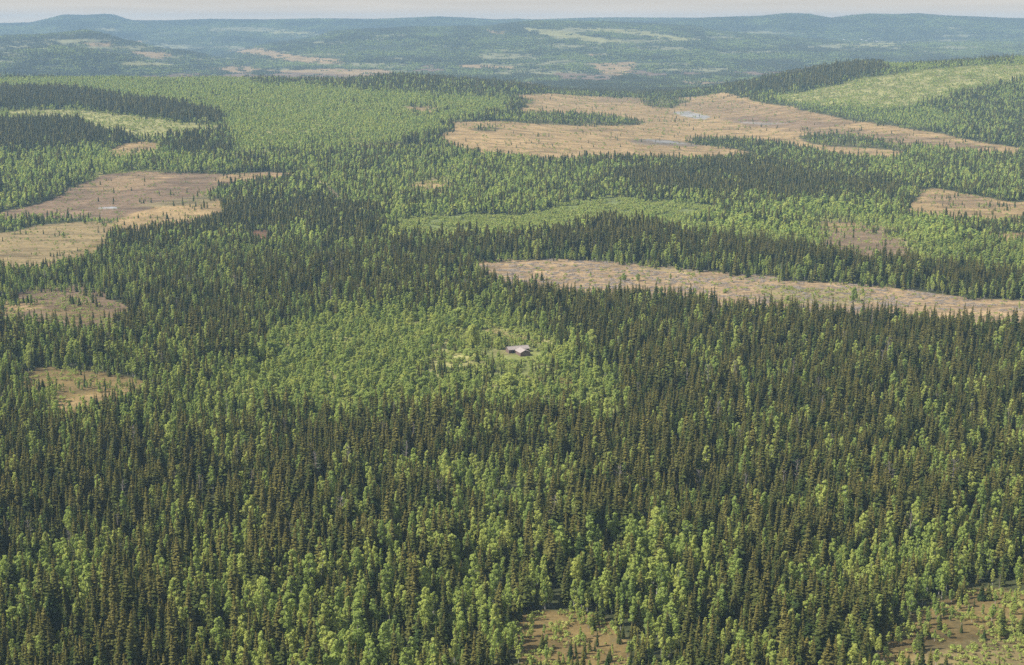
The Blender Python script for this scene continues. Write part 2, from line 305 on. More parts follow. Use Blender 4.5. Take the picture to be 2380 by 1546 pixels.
def cover(x, y, z):
    """land cover at points of the terrain"""
    u, v = project(x, y, z)
    D = np.maximum(y, 200.)
    k = np.clip(60 / np.sqrt(D), .4, 3.0)
    du = (fbm(x / 55, y / 55, 31, 3) - .5) * 60 * k * .55 + (fbm(x / 11, y / 11, 36, 2) - .5) * 10 * k
    dv = (fbm(x / 70, y / 70, 41, 3) - .5) * 22 * k * .45
    u = u + du; v = v + dv * np.clip((v - 120) / 300, .12, 1)
    u = np.where(u < 0, -u, u); u = np.where(u > RW - 1, 2 * (RW - 1) - u, u); v = np.where(v > RH - 1, 2 * (RH - 1) - v, v)
    iu = np.clip(u, 0, RW - 1).astype(int); iv = np.clip(v, 0, RH - 1).astype(int)
    return {k: a[iv, iu] for k, a in ch.items()}

# ------------------------------------------------------------------ materials
def new_mat(name):
    m = bpy.data.materials.new(name); m.use_nodes = True; m.node_tree.nodes.clear(); return m, m.node_tree
def leaf_mat(name, dark, mid, light, top, trans, topamt=.5, var=(.62, 1.4)):
    """foliage: colour differs from tree to tree and from spray to spray"""
    m, nt = new_mat(name); L = nt.links.new
    out = N(nt, 'ShaderNodeOutputMaterial')
    oi = N(nt, 'ShaderNodeObjectInfo'); at = N(nt, 'ShaderNodeAttribute', attribute_name='tint'); tp = N(nt, 'ShaderNodeAttribute', attribute_name='top')
    tr = N(nt, 'ShaderNodeAttribute', attribute_name='tree')
    s1 = N(nt, 'ShaderNodeMath', operation='ADD'); L(oi.outputs['Random'], s1.inputs[0]); L(tr.outputs['Fac'], s1.inputs[1])
    fr = N(nt, 'ShaderNodeMath', operation='FRACT'); L(s1.outputs[0], fr.inputs[0])
    r = N(nt, 'ShaderNodeValToRGB'); e = r.color_ramp.elements; e[0].color = (*dark, 1); e[1].color = (*light, 1)
    q = e.new(.5); q.color = (*mid, 1); L(fr.outputs[0], r.inputs[0])
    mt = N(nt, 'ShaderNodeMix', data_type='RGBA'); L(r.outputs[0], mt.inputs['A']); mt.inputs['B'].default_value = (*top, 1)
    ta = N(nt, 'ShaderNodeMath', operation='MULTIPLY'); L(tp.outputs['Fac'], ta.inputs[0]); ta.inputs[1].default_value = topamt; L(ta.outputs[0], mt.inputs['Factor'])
    br = N(nt, 'ShaderNodeMapRange'); br.inputs['To Min'].default_value = var[0]; br.inputs['To Max'].default_value = var[1]; L(at.outputs['Fac'], br.inputs['Value'])
    sc = N(nt, 'ShaderNodeVectorMath', operation='SCALE'); L(mt.outputs['Result'], sc.inputs[0]); L(br.outputs[0], sc.inputs['Scale'])
    d = N(nt, 'ShaderNodeBsdfDiffuse'); L(sc.outputs[0], d.inputs['Color'])
    t = N(nt, 'ShaderNodeBsdfTranslucent'); L(sc.outputs[0], t.inputs['Color'])
    ms = N(nt, 'ShaderNodeMixShader'); ms.inputs[0].default_value = trans; L(d.outputs[0], ms.inputs[1]); L(t.outputs[0], ms.inputs[2])
    L(ms.outputs[0], out.inputs[0]); return m
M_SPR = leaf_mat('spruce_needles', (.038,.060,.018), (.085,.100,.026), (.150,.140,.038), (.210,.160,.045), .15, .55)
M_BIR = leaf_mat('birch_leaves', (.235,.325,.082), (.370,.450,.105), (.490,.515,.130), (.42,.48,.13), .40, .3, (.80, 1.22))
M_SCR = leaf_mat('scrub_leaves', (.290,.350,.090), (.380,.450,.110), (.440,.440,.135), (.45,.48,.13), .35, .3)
def bark_mat(name, a, b, scale):
    m, nt = new_mat(name); L = nt.links.new
    out = N(nt, 'ShaderNodeOutputMaterial'); bs = N(nt, 'ShaderNodeBsdfPrincipled'); bs.inputs['Roughness'].default_value = .9
    tc = N(nt, 'ShaderNodeTexCoord'); no = N(nt, 'ShaderNodeTexNoise'); no.inputs['Scale'].default_value = scale; L(tc.outputs['Object'], no.inputs[0])
    r = N(nt, 'ShaderNodeValToRGB'); e = r.color_ramp.elements; e[0].position = .4; e[1].position = .6; e[0].color = (*a, 1); e[1].color = (*b, 1)
    L(no.outputs['Fac'], r.inputs[0]); L(r.outputs[0], bs.inputs['Base Color']); L(bs.outputs[0], out.inputs[0]); return m
M_BARK = bark_mat('spruce_bark', (.10,.075,.055), (.17,.14,.11), 3)
M_BBARK = bark_mat('birch_bark', (.30,.28,.25), (.55,.53,.49), 4)
M_DEAD = bark_mat('dead_wood', (.17,.14,.12), (.30,.26,.22), 3)

def ground_mat():
    m, nt = new_mat('ground_cover'); L = nt.links.new
    out = N(nt, 'ShaderNodeOutputMaterial'); d = N(nt, 'ShaderNodeBsdfPrincipled'); d.inputs['Roughness'].default_value = .95
    d.inputs['Specular IOR Level'].default_value = .15
    at = N(nt, 'ShaderNodeAttribute', attribute_name='col'); sl_ = N(nt, 'ShaderNodeAttribute', attribute_name='slash')
    tc = N(nt, 'ShaderNodeTexCoord')
    def noise(scale, sx, sy, det, rough=.6):
        mp = N(nt, 'ShaderNodeMapping'); mp.inputs['Scale'].default_value = (sx, sy, 1); L(tc.outputs['Object'], mp.inputs[0])
        n = N(nt, 'ShaderNodeTexNoise'); n.inputs['Scale'].default_value = scale; n.inputs['Detail'].default_value = det
        n.inputs['Roughness'].default_value = rough; L(mp.outputs[0], n.inputs['Vector']); return n
    def mr(src, a, b, c, e):
        r = N(nt, 'ShaderNodeMapRange'); L(src, r.inputs['Value'])
        for k, v in zip(('From Min','From Max','To Min','To Max'), (a, b, c, e)): r.inputs[k].default_value = v
        return r.outputs[0]
    n1 = noise(.035, 1, 1, 6); n2 = noise(.35, 1, 1, 5, .7); n3 = noise(.16, 1, .55, 4, .65); n4 = noise(.006, 1, 1, 5)
    def scale(vec, fac):
        s = N(nt, 'ShaderNodeVectorMath', operation='SCALE'); L(vec, s.inputs[0]); L(fac, s.inputs['Scale']); return s.outputs[0]
    def mix(f, a, b):
        x = N(nt, 'ShaderNodeMix', data_type='RGBA'); L(f, x.inputs['Factor']); L(a, x.inputs['A'])
        if isinstance(b, tuple): x.inputs['B'].default_value = (*b, 1)
        else: L(b, x.inputs['B'])
        return x.outputs['Result']
    c = scale(at.outputs['Color'], mr(n1.outputs['Fac'], .3, .7, .72, 1.25))
    c = scale(c, mr(n2.outputs['Fac'], .3, .7, .66, 1.30))
    c = scale(c, mr(n4.outputs['Fac'], .3, .7, .85, 1.15))
    c = mix(mr(n3.outputs['Fac'], .52, .68, 0, .45), c, (.10, .095, .045))          # moss and dwarf shrub on hummocks
    n7 = noise(.022, .55, 2.2, 5, .7); c = scale(c, mr(n7.outputs['Fac'], .48, .62, 1.05, .62))    # darker wet strings
    n8 = noise(.05, .5, 1.8, 4, .7); c = scale(c, mr(n8.outputs['Fac'], .56, .70, .98, 1.28))
    # slash and stumps on the felled strip: heaps and windrows of grey brash
    n5 = noise(.10, 1, 1.6, 5, .75); n6 = noise(.5, .6, 1, 4, .8)
    mm = N(nt, 'ShaderNodeMath', operation='MULTIPLY'); L(mr(n5.outputs['Fac'], .49, .56, 0, .8), mm.inputs[0]); L(sl_.outputs['Fac'], mm.inputs[1])
    c = mix(mm.outputs[0], c, (.21, .145, .095))
    mm2 = N(nt, 'ShaderNodeMath', operation='MULTIPLY'); L(mr(n6.outputs['Fac'], .56, .66, 0, .75), mm2.inputs[0]); L(sl_.outputs['Fac'], mm2.inputs[1])
    c = mix(mm2.outputs[0], c, (.085, .07, .06))
    L(c, d.inputs['Base Color'])
    bp = N(nt, 'ShaderNodeBump'); bp.inputs['Strength'].default_value = .7; bp.inputs['Distance'].default_value = .6; L(n2.outputs['Fac'], bp.inputs['Height'])
    L(bp.outputs[0], d.inputs['Normal']); L(d.outputs[0], out.inputs[0]); return m

# ------------------------------------------------------------------ the ground: one sheet from under the camera to beyond the last hills
ys = np.concatenate([np.arange(-400, 400, 40.), np.arange(400, 2300, 3.6)])
y = ys[-1]; far = []
while y < 16500: y += max(3.6, (y - 2300) * .0042 + 4.0); far.append(y)
ys = np.concatenate([ys, far]); nx = 900
s = np.linspace(-1, 1, nx)
Y, Sx = np.meshgrid(ys, s, indexing='ij')
X = Sx * (np.maximum(Y, 0) * .50 + 260)
Z = terrain(X, Y)
def make_mesh(name, V, F, mats=(), attrs=None, smooth=False, matidx=None):
    """V (n,3), F list of equally long rows (m,k) or a list of such blocks"""
    me = bpy.data.meshes.new(name); V = np.asarray(V, np.float32)
    blocks = F if isinstance(F, list) else [F]; blocks = [np.asarray(b, np.int32) for b in blocks if len(b)]
    me.vertices.add(len(V)); me.vertices.foreach_set('co', V.ravel())
    nl = sum(b.size for b in blocks); npol = sum(len(b) for b in blocks)
    if npol:
        me.loops.add(nl); me.loops.foreach_set('vertex_index', np.concatenate([b.ravel() for b in blocks]))
        cnt = np.concatenate([np.full(len(b), b.shape[1], np.int32) for b in blocks]); st = np.concatenate([[0], np.cumsum(cnt)[:-1]]).astype(np.int32)
        me.polygons.add(npol); me.polygons.foreach_set('loop_start', st)
        if matidx is not None: me.polygons.foreach_set('material_index', np.asarray(matidx, np.int32))
        if smooth: me.polygons.foreach_set('use_smooth', np.ones(npol, bool))
    for m in mats: me.materials.append(m)
    for k, (typ, dom, a) in (attrs or {}).items():
        at = me.attributes.new(k, typ, dom)
        at.data.foreach_set({'FLOAT': 'value', 'INT': 'value', 'FLOAT_VECTOR': 'vector', 'FLOAT_COLOR': 'color'}[typ], np.asarray(a, np.int32 if typ == 'INT' else np.float32).ravel())
    me.update(); me.validate(); return me
ny = len(ys)
i = (np.arange(ny - 1)[:, None] * nx + np.arange(nx - 1)[None, :]).ravel()
F = np.stack([i, i + 1, i + nx + 1, i + nx], 1)
cv = cover(X.ravel(), Y.ravel(), Z.ravel())
colr = np.stack([cv['r'], cv['g'], cv['b'], np.ones(len(cv['r']))], 1)
gm = make_mesh('ground', np.stack([X.ravel(), Y.ravel(), Z.ravel()], 1), F, [ground_mat()],
               {'col': ('FLOAT_COLOR', 'POINT', colr), 'slash': ('FLOAT', 'POINT', cv['slash'])}, smooth=True)
ground = bpy.data.objects.new('ground', gm); COL.objects.link(ground); ground['kind'] = 'structure'
print('ground', len(gm.vertices))

# ------------------------------------------------------------------ tree shapes
class Geo:
    def __init__(s): s.V = []; s.T = []; s.n = 0; s.tint = []; s.top = []
    def tri(s, P, tint, top):                       # P (k,3,3)
        k = len(P); s.V.append(P.reshape(-1, 3)); s.T.append(np.arange(s.n, s.n + 3 * k).reshape(-1, 3)); s.n += 3 * k
        s.tint.append(np.broadcast_to(tint, (k,)).repeat(3)); s.top.append(np.broadcast_to(top, (k,)).repeat(3))
    def arrays(s): return np.concatenate(s.V), np.concatenate(s.T), np.concatenate(s.tint), np.concatenate(s.top)
def tube(pts, rad, seg=5):
    pts = np.asarray(pts, float); V = []; 
    for p, r in zip(pts, rad):
        a = np.linspace(0, 2 * np.pi, seg, endpoint=False); V.append(np.stack([p[0] + r * np.cos(a), p[1] + r * np.sin(a), np.full(seg, p[2])], 1))
    V = np.concatenate(V); T = []
    for k in range(len(pts) - 1):
        for j in range(seg):
            a, b = k * seg + j, k * seg + (j + 1) % seg; T += [(a, b, b + seg), (a, b + seg, a + seg)]
    return V, np.array(T)
def join(parts):
    V = []; T = []; n = 0
    for v, t in parts: V.append(v); T.append(t + n); n += len(v)
    return np.concatenate(V), np.concatenate(T)
def spruce_geo(R, hgt, rad, crown0, rows, sparse=1.0, lean=0.0, whorl=9):
    """unit: metres, base at origin"""
    g = Geo(); bend = R.normal(0, .012, 2) * hgt
    def axis(t): return np.stack([bend[0] * t ** 2, bend[1] * t ** 2, t * hgt], -1)
    ph = R.uniform(0, 7)
    for k in range(rows):
        t = crown0 + (1 - crown0) * (k + R.uniform(-.5, .5)) / rows
        t = min(max(t, crown0), .992)
        q = (1 - t) / (1 - crown0)
        r0 = rad * 1.04 * (q ** .80) * (1 + .10 * math.sin(k * 1.7 + ph)) * (.72 + .28 * min(1, (t - crown0) * 9)) + .07
        n = max(4, int(whorl * (.45 + .6 * q) * sparse))
        a = R.uniform(0, 2 * np.pi) + np.arange(n) * 2 * np.pi / n + R.normal(0, .22, n)
        L = r0 * R.uniform(.55, 1.3, n); L *= np.where(R.uniform(0, 1, n) < .10, .45, 1)
        droop = R.uniform(.35, .95, n) * (.55 + .6 * q); w = (.24 * L + .13) * R.uniform(.7, 1.2, n)
        c = axis(np.full(n, t)); c[:, 2] += R.uniform(-.5, .5, n) * hgt / rows; dx, dy = np.cos(a), np.sin(a); px, py = -dy, dx
        base = c + np.stack([dx * .02, dy * .02, np.full(n, .10)], 1)
        mid = L * .55
        lf = c + np.stack([dx * mid + px * w, dy * mid + py * w, -droop * mid * .9 - w * .38], 1)
        rt = c + np.stack([dx * mid - px * w, dy * mid - py * w, -droop * mid * .9 - w * .38], 1)
        ri = c + np.stack([dx * mid, dy * mid, -droop * mid * .62 + .06], 1)
        tip = c + np.stack([dx * L, dy * L, -droop * L + .12 * L], 1)
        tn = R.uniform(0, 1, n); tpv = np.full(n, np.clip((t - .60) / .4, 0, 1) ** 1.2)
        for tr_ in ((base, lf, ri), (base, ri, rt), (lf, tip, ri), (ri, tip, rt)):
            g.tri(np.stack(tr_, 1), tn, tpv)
        # hanging twigs under the bough
        h2 = lf * .5 + rt * .5; m = R.uniform(0, 1, n) < .75
        dn = np.stack([R.normal(0, .1, n), R.normal(0, .1, n), -R.uniform(.25, .6, n)], 1)
        g.tri(np.stack([base * .3 + ri * .7, tip, h2 + dn], 1)[m], tn[m] * .6, tpv[m] * .5)
    a = np.linspace(0, 2 * np.pi, 4)[:3]
    tipb = axis(np.array([.965] * 3)) + np.stack([np.cos(a), np.sin(a), np.zeros(3)], 1) * .13; top = axis(np.array([1.0, ])) + [[0, 0, .25]]
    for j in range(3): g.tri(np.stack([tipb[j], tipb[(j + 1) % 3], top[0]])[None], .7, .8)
    tt = np.array([0, .04, .3, .6, .93]); pts = axis(tt); pts[0, 2] = -.6
    return g.arrays(), tube(pts, np.array([.24, .19, .15, .10, .03]) * hgt / 15)
def birch_geo(R, hgt, rad, crown0, blobs, leaves, size=.42, stems=1, airy=0.0):
    g = Geo(); tr = []
    bend = R.normal(0, .02, 2) * hgt
    def axis(t): return np.array([bend[0] * t * t, bend[1] * t * t, t * hgt])
    tt = [0, .05, .3, .6, .9]; pts = np.array([axis(t) for t in tt]); pts[0, 2] = -.6
    tr.append(tube(pts, np.array([.19, .15, .12, .08, .02]) * hgt / 12))
    for s_ in range(stems - 1):
        a = R.uniform(0, 6.28); b = np.array([math.cos(a), math.sin(a), 0]) * rad * .5
        p2 = np.array([[b[0] * .2, b[1] * .2, -.6], b * .5 + [0, 0, hgt * .3], b + [0, 0, hgt * .75]]); tr.append(tube(p2, [.12, .09, .03]))
    for k in range(blobs):
        t = crown0 + (1 - crown0) * (k + R.uniform(0, 1)) / blobs
        q = (t - crown0) / (1 - crown0)
        env = rad * (math.sin(math.pi * min(1, (q * .82 + .13))) ** .75) * (1 - .35 * q)
        a = R.uniform(0, 6.28); rr = env * math.sqrt(R.uniform(.05, 1)) * .8
        c = axis(min(t, .94)) + [math.cos(a) * rr, math.sin(a) * rr, 0]
        if k % 2 == 0:                                  # a limb to the clump
            b0 = axis(max(t - .12, .1)); tr.append(tube(np.array([b0, b0 * .5 + c * .5 - [0, 0, .1], c]), [.05, .035, .015], 3))
        br = np.array([1, 1, 1.15]) * env * R.uniform(.28, .50) + .24
        n = leaves; d = R.normal(0, 1, (n, 3)); d /= np.linalg.norm(d, axis=1)[:, None]
        d[:, 2] = np.where((d[:, 2] < -.3) & (R.uniform(0, 1, n) < .6), -d[:, 2], d[:, 2])
        P = c + d * br * R.uniform(.62, 1.0 + airy, n)[:, None]
        nrm = d + R.normal(0, .26, (n, 3)); nrm /= np.linalg.norm(nrm, axis=1)[:, None]
        t1 = np.cross(nrm, R.normal(0, 1, (n, 3))); t1 /= np.linalg.norm(t1, axis=1)[:, None]; t2 = np.cross(nrm, t1)
        sz = size * R.uniform(.55, 1.25, n)[:, None]
        tn = np.clip(R.uniform(0, 1, n) * .6 + R.uniform(0, .4), 0, 1)
        A, B_, C_, D_ = P - t1 * sz, P + t2 * sz * .7, P + t1 * sz, P - t2 * sz * .7
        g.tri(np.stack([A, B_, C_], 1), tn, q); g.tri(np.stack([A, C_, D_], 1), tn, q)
    return g.arrays(), join(tr)
def tree_meshes(name, geo, lm, bm_):
    (V, T, ti, to), (TV, TT) = geo
    at = lambda n, ti, to, tree=0: {'tint': ('FLOAT', 'POINT', ti), 'top': ('FLOAT', 'POINT', to), 'tree': ('FLOAT', 'POINT', np.full(n, tree))}
    crown = make_mesh(name + '_crown', V, T, [lm], at(len(V), ti, to)); trunk = make_mesh(name + '_trunk', TV, TT, [bm_], smooth=True)
    both = make_mesh(name, np.concatenate([V, TV]), np.concatenate([T, TT + len(V)]), [lm, bm_],
                     at(len(V) + len(TV), np.concatenate([ti, np.zeros(len(TV))]), np.concatenate([to, np.zeros(len(TV))])),
                     matidx=np.concatenate([np.zeros(len(T)), np.ones(len(TT))]))
    return crown, trunk, both
R = np.random.default_rng(11)
# every shape is about 15 m (spruce) or 11 m (birch) tall at scale 1
SPR = []
for k, (h, r, c0, rows, sp_, wh) in enumerate([(15,1.75,.05,34,1,9),(16.5,1.5,.06,38,1,9),(14,1.9,.04,32,1,9),(15.5,1.25,.08,36,.9,8),(17,1.9,.07,38,1,9),(13,1.35,.03,30,1,8),(16,1.1,.10,36,.9,7),(14.5,2.1,.05,32,.95,10)]):
    SPR.append(tree_meshes('spruce_shape_%d' % k, spruce_geo(R, h, r, c0, int(rows * 1.3), sp_, whorl=wh + 1), M_SPR, M_BARK))
BIR = []
for k, (h, r, c0, st) in enumerate([(12,1.9,.22,1),(11,2.2,.18,2),(12.5,1.6,.25,1),(10,2.3,.15,2),(13,2.1,.28,1),(11.5,1.7,.2,1),(9.5,2.6,.16,3),(12,1.45,.3,1)]):
    BIR.append(tree_meshes('birch_shape_%d' % k, birch_geo(R, h, r, c0, 26, 66, .25, st), M_BIR, M_BBARK))
ROUND = tree_meshes('round_shape', birch_geo(R, 12.5, 5.6, .10, 38, 90, .45, 4), M_BIR, M_BBARK)
ROUND2 = tree_meshes('round_grove_shape', birch_geo(R, 9.5, 4.0, .10, 26, 70, .36, 3), M_BIR, M_BBARK)[2]
PINE = tree_meshes('pine_shape', birch_geo(R, 14, 2.4, .42, 13, 30, .40, 1, .3), M_SPR, M_BARK)
AIRY = [tree_meshes('airy_shape_%d' % k, birch_geo(R, 11, 2.0, .3, 11, 22, .38, 2, .4), M_SCR, M_BBARK) for k in range(2)]
def dead_geo(R):
    parts = []; h = 10
    parts.append(tube(np.array([[0,0,-.5],[.1,0,3],[.2,.1,7],[.1,.1,h]]), [.2,.16,.1,.03]))
    for k in range(34):
        z = R.uniform(3.0, 9.4); a = R.uniform(0, 6.28); l = R.uniform(.8, 2.6) * (1.1 - z / 13)
        c = np.array([.15, .05, z]); d = np.array([math.cos(a), math.sin(a), R.uniform(.1, .6)])
        parts.append(tube(np.array([c, c + d * l * .5, c + d * l + [0, 0, .3]]), [.07, .05, .02], 3))
    return parts[0], join(parts[1:])
dg = dead_geo(R); dj = join(dg)
DEADM = make_mesh('dead_spruce_shape', dj[0] * 1.35, dj[1], [M_DEAD])
def scrub_geo(R, k):
    g = Geo()
    for b in range(5):
        c = np.array([R.normal(0, .8), R.normal(0, .8), R.uniform(.5, 1.6)]); n = 26
        d = R.normal(0, 1, (n, 3)); d /= np.linalg.norm(d, axis=1)[:, None]; d[:, 2] = np.abs(d[:, 2])
        P = c + d * R.uniform(.5, .9) * [1, 1, 1.1]
        t1 = np.cross(d + R.normal(0, .4, (n, 3)), R.normal(0, 1, (n, 3))); t1 /= np.linalg.norm(t1, axis=1)[:, None]; t2 = np.cross(d, t1)
        g.tri(np.stack([P - t1 * .34, P + t1 * .34, P + t2 * .45], 1), R.uniform(0, 1, n), .3)
    V, T, ti, to = g.arrays(); V[:, 2] = np.maximum(V[:, 2], .02)
    return make_mesh('scrub_shape_%d' % k, V, T, [M_SCR], {'tint': ('FLOAT', 'POINT', ti), 'top': ('FLOAT', 'POINT', to), 'tree': ('FLOAT', 'POINT', np.zeros(len(V)))})
SCR = [scrub_geo(R, k) for k in range(4)]
# simple shapes for the middle distance and woods patches for the far distance
def low_spruce(R, h, r, g, off=(0, 0, 0)):
    rows = 9; off = np.array(off, float)
    for k in range(rows):
        t = .04 + .92 * k / rows; q = 1 - t; n = 5
        a = R.uniform(0, 6.28) + np.arange(n) * 2 * np.pi / n + R.normal(0, .25, n); r0 = (r * q ** .65 + .15) * R.uniform(.8, 1.2, n)
        top = off + [0, 0, h * min(1, t + .20)]
        a2 = a + 2 * np.pi / n * .72
        P = np.stack([np.stack([np.cos(a) * r0, np.sin(a) * r0, np.full(n, t * h)], 1) + off, np.stack([np.cos(a2) * r0, np.sin(a2) * r0, np.full(n, t * h - .3)], 1) + off, np.repeat(top[None], n, 0)], 1)
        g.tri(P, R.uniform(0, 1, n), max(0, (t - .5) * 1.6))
def low_birch(R, h, r, g, off=(0, 0, 0), n=60):
    off = np.array(off, float)
    d = R.normal(0, 1, (n, 3)); d /= np.linalg.norm(d, axis=1)[:, None]; d[:, 2] = np.where(d[:, 2] < -.4, -d[:, 2], d[:, 2])
    P = off + [0, 0, h * .58] + d * [r, r, h * .40] * R.uniform(.75, 1.0, n)[:, None]; P[:, :2] = off[:2] + (P[:, :2] - off[:2]) * (1.15 - .5 * np.clip((P[:, 2:] - off[2]) / h, 0, 1))
    t1 = np.cross(d + [0, 0, .35], R.normal(0, 1, (n, 3))); t1 /= np.linalg.norm(t1, axis=1)[:, None]; t2 = np.cross(d + [0, 0, .35], t1); s_ = .85 * R.uniform(.7, 1.2, n)[:, None]
    g.tri(np.stack([P - t1 * s_, P + t1 * s_, P + t2 * s_ * 1.2], 1), R.uniform(.35, 1, n), .3)  # tint skewed bright: sunlit look of the leaves is put into their colour
def low_mesh(name, fn, mat, *a):
    g = Geo(); fn(R, *a, g); V, T, ti, to = g.arrays()
    return make_mesh(name, V, T, [mat], {'tint': ('FLOAT', 'POINT', ti), 'top': ('FLOAT', 'POINT', to), 'tree': ('FLOAT', 'POINT', np.zeros(len(V)))})
LSPR = [low_mesh('far_spruce_%d' % k, low_spruce, M_SPR, h, r) for k, (h, r) in enumerate([(15,1.7),(16.5,1.5),(14,1.9),(15.5,1.4),(13,1.6)])]
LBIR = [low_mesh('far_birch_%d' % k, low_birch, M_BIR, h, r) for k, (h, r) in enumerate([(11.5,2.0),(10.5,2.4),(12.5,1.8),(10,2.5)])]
def patch(name, ps):
    gs, gb = Geo(), Geo(); trs, trb = [], []; w = 26.
    for k in range(18):
        x, y = R.uniform(-w / 2, w / 2, 2)
        if R.uniform() < ps:
            n0 = gs.n; low_spruce(R, R.uniform(12, 17), R.uniform(1.6, 2.2), gs, (x, y, 0)); trs.append(np.full(gs.n - n0, R.uniform()))
        else:
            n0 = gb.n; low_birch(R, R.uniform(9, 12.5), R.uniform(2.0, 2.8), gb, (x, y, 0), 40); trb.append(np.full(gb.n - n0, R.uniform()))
    V, T, ti, to, tr, mi = [], [], [], [], [], []; n = 0
    for g, t_, m in ((gs, trs, 0), (gb, trb, 1)):
        if g.n == 0: continue
        v, t, a, b = g.arrays(); V.append(v); T.append(t + n); ti.append(a); to.append(b); tr += t_; mi.append(np.full(len(t), m)); n += len(v)
    return make_mesh(name, np.concatenate(V), np.concatenate(T), [M_SPR, M_BIR], {'tint': ('FLOAT', 'POINT', np.concatenate(ti)), 'top': ('FLOAT', 'POINT', np.concatenate(to)), 'tree': ('FLOAT', 'POINT', np.concatenate(tr))}, matidx=np.concatenate(mi))
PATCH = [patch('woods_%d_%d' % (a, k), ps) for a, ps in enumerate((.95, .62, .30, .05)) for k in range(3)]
# brash: loose branches and logs
def brash(k):
    parts = []
    for j in range(14):
        a = R.uniform(0, np.pi); l = R.uniform(.6, 2.2); p = np.array([*R.normal(0, 1.1, 2), R.uniform(.05, .45)]); d = np.array([math.cos(a), math.sin(a), R.uniform(-.08, .12)]) * l
        w = np.array([-d[1], d[0], 0]) / l * R.uniform(.05, .14); up = np.array([0, 0, .1])
        V = np.array([p - d - w, p + d - w, p + d + w, p - d + w, p - d + up, p + d + up]); parts.append((V, np.array([(0, 1, 5), (0, 5, 4), (3, 4, 5), (3, 5, 2), (0, 4, 3), (1, 2, 5)])))
    V, T = join(parts); return make_mesh('brash_shape_%d' % k, V, T, [M_DEAD])
BRASH = [brash(k) for k in range(4)]

# ------------------------------------------------------------------ scatter helpers
def scatter_object(name, pts, rot, scl, idx, meshes, label, cat):
    me = make_mesh(name, pts, np.zeros((0, 3)), attrs={'rot': ('FLOAT_VECTOR', 'POINT', rot), 'scl': ('FLOAT_VECTOR', 'POINT', scl), 'idx': ('INT', 'POINT', idx)})
    o = bpy.data.objects.new(name, me); COL.objects.link(o)
    o['kind'] = 'stuff'; o['label'] = label; o['category'] = cat
    src = bpy.data.collections.new(name + '_shapes')
    for k, m in enumerate(meshes):
        q = bpy.data.objects.new('%s_shape_%02d' % (name, k), m); src.objects.link(q)
    t = bpy.data.node_groups.new(name + '_scatter', 'GeometryNodeTree')
    t.interface.new_socket('Geometry', in_out='INPUT', socket_type='NodeSocketGeometry'); t.interface.new_socket('Geometry', in_out='OUTPUT', socket_type='NodeSocketGeometry')
    gi, go = t.nodes.new('NodeGroupInput'), t.nodes.new('NodeGroupOutput'); ip = t.nodes.new('GeometryNodeInstanceOnPoints')
    ci = t.nodes.new('GeometryNodeCollectionInfo'); ci.inputs['Collection'].default_value = src; ci.inputs['Separate Children'].default_value = True; ci.inputs['Reset Children'].default_value = True
    def na(n, typ):
        a = t.nodes.new('GeometryNodeInputNamedAttribute'); a.data_type = typ; a.inputs['Name'].default_value = n; return a.outputs['Attribute']
    L = t.links.new
    L(gi.outputs[0], ip.inputs['Points']); L(ci.outputs[0], ip.inputs['Instance']); ip.inputs['Pick Instance'].default_value = True
    L(na('idx', 'INT'), ip.inputs['Instance Index']); L(na('rot', 'FLOAT_VECTOR'), ip.inputs['Rotation']); L(na('scl', 'FLOAT_VECTOR'), ip.inputs['Scale'])
    L(ip.outputs[0], go.inputs[0])
    md = o.modifiers.new('scatter', 'NODES'); md.node_group = t
    print(name, len(pts)); return o
def grid_points(y0, y1, a, hw=.405, add=70):
    ys = np.arange(y0, y1, a); P = []
    for y in ys:
        w = hw * y + add; xs = np.arange(-w, w, a); P.append(np.stack([xs, np.full(len(xs), y)], 1))
    P = np.concatenate(P); P += rng.uniform(-.48, .48, P.shape) * a
    return P[:, 0], P[:, 1]

# trees, one by one, out to 3.6 km
zones = [(430, 1600, 4.1), (1600, 2500, 4.5), (2500, 3400, 5.4), (3400, 4400, 6.3)]
tx, ty, lod = [], [], []
for k, (a, b, sp_) in enumerate(zones):
    x, y = grid_points(a, b, sp_); tx.append(x); ty.append(y); lod.append(np.full(len(x), k))
tx, ty, lod = map(np.concatenate, (tx, ty, lod)); tz = terrain(tx, ty); cvt = cover(tx, ty, tz)
gap = fbm(tx / 26, ty / 26, 77, 3)
keep = rng.uniform(0, 1, len(tx)) < cvt['dens'] * np.where(cvt['dens'] > .4, np.clip(1.3 - 1.1 * np.clip((gap - .5) * 3, 0, .8) , 0, 1), 2.3 * sstep(.42, .66, fbm(tx / 30, ty / 22, 79, 3))) * .93
nmix = .5 + (fbm(tx / 26, ty / 26, 55, 3) - .5) * 1.6 + (fbm(tx / 220, ty / 300, 57, 2) - .5) * .9
is_s = (.34 * nmix + .66 * rng.uniform(0, 1, len(tx))) < (cvt['spr'] - .5) * .80 + .5 - .22 * np.clip((.30 - cvt['spr']) / .2, 0, 1) + .10 * np.clip((cvt['spr'] - .85) / .1, 0, 1)
hs = cvt['hs'] * (1 + (fbm(tx / 60, ty / 60, 66, 2) - .5) * .5 + (fbm(tx / 17, ty / 17, 68, 2) - .5) * .3) * np.clip(rng.normal(1, .23, len(tx)), .42, 1.5)
hs *= np.where(rng.uniform(0, 1, len(tx)) < .2, .58, 1)
def near(px, py, r): return (tx - px) ** 2 + (ty - py) ** 2 < r * r
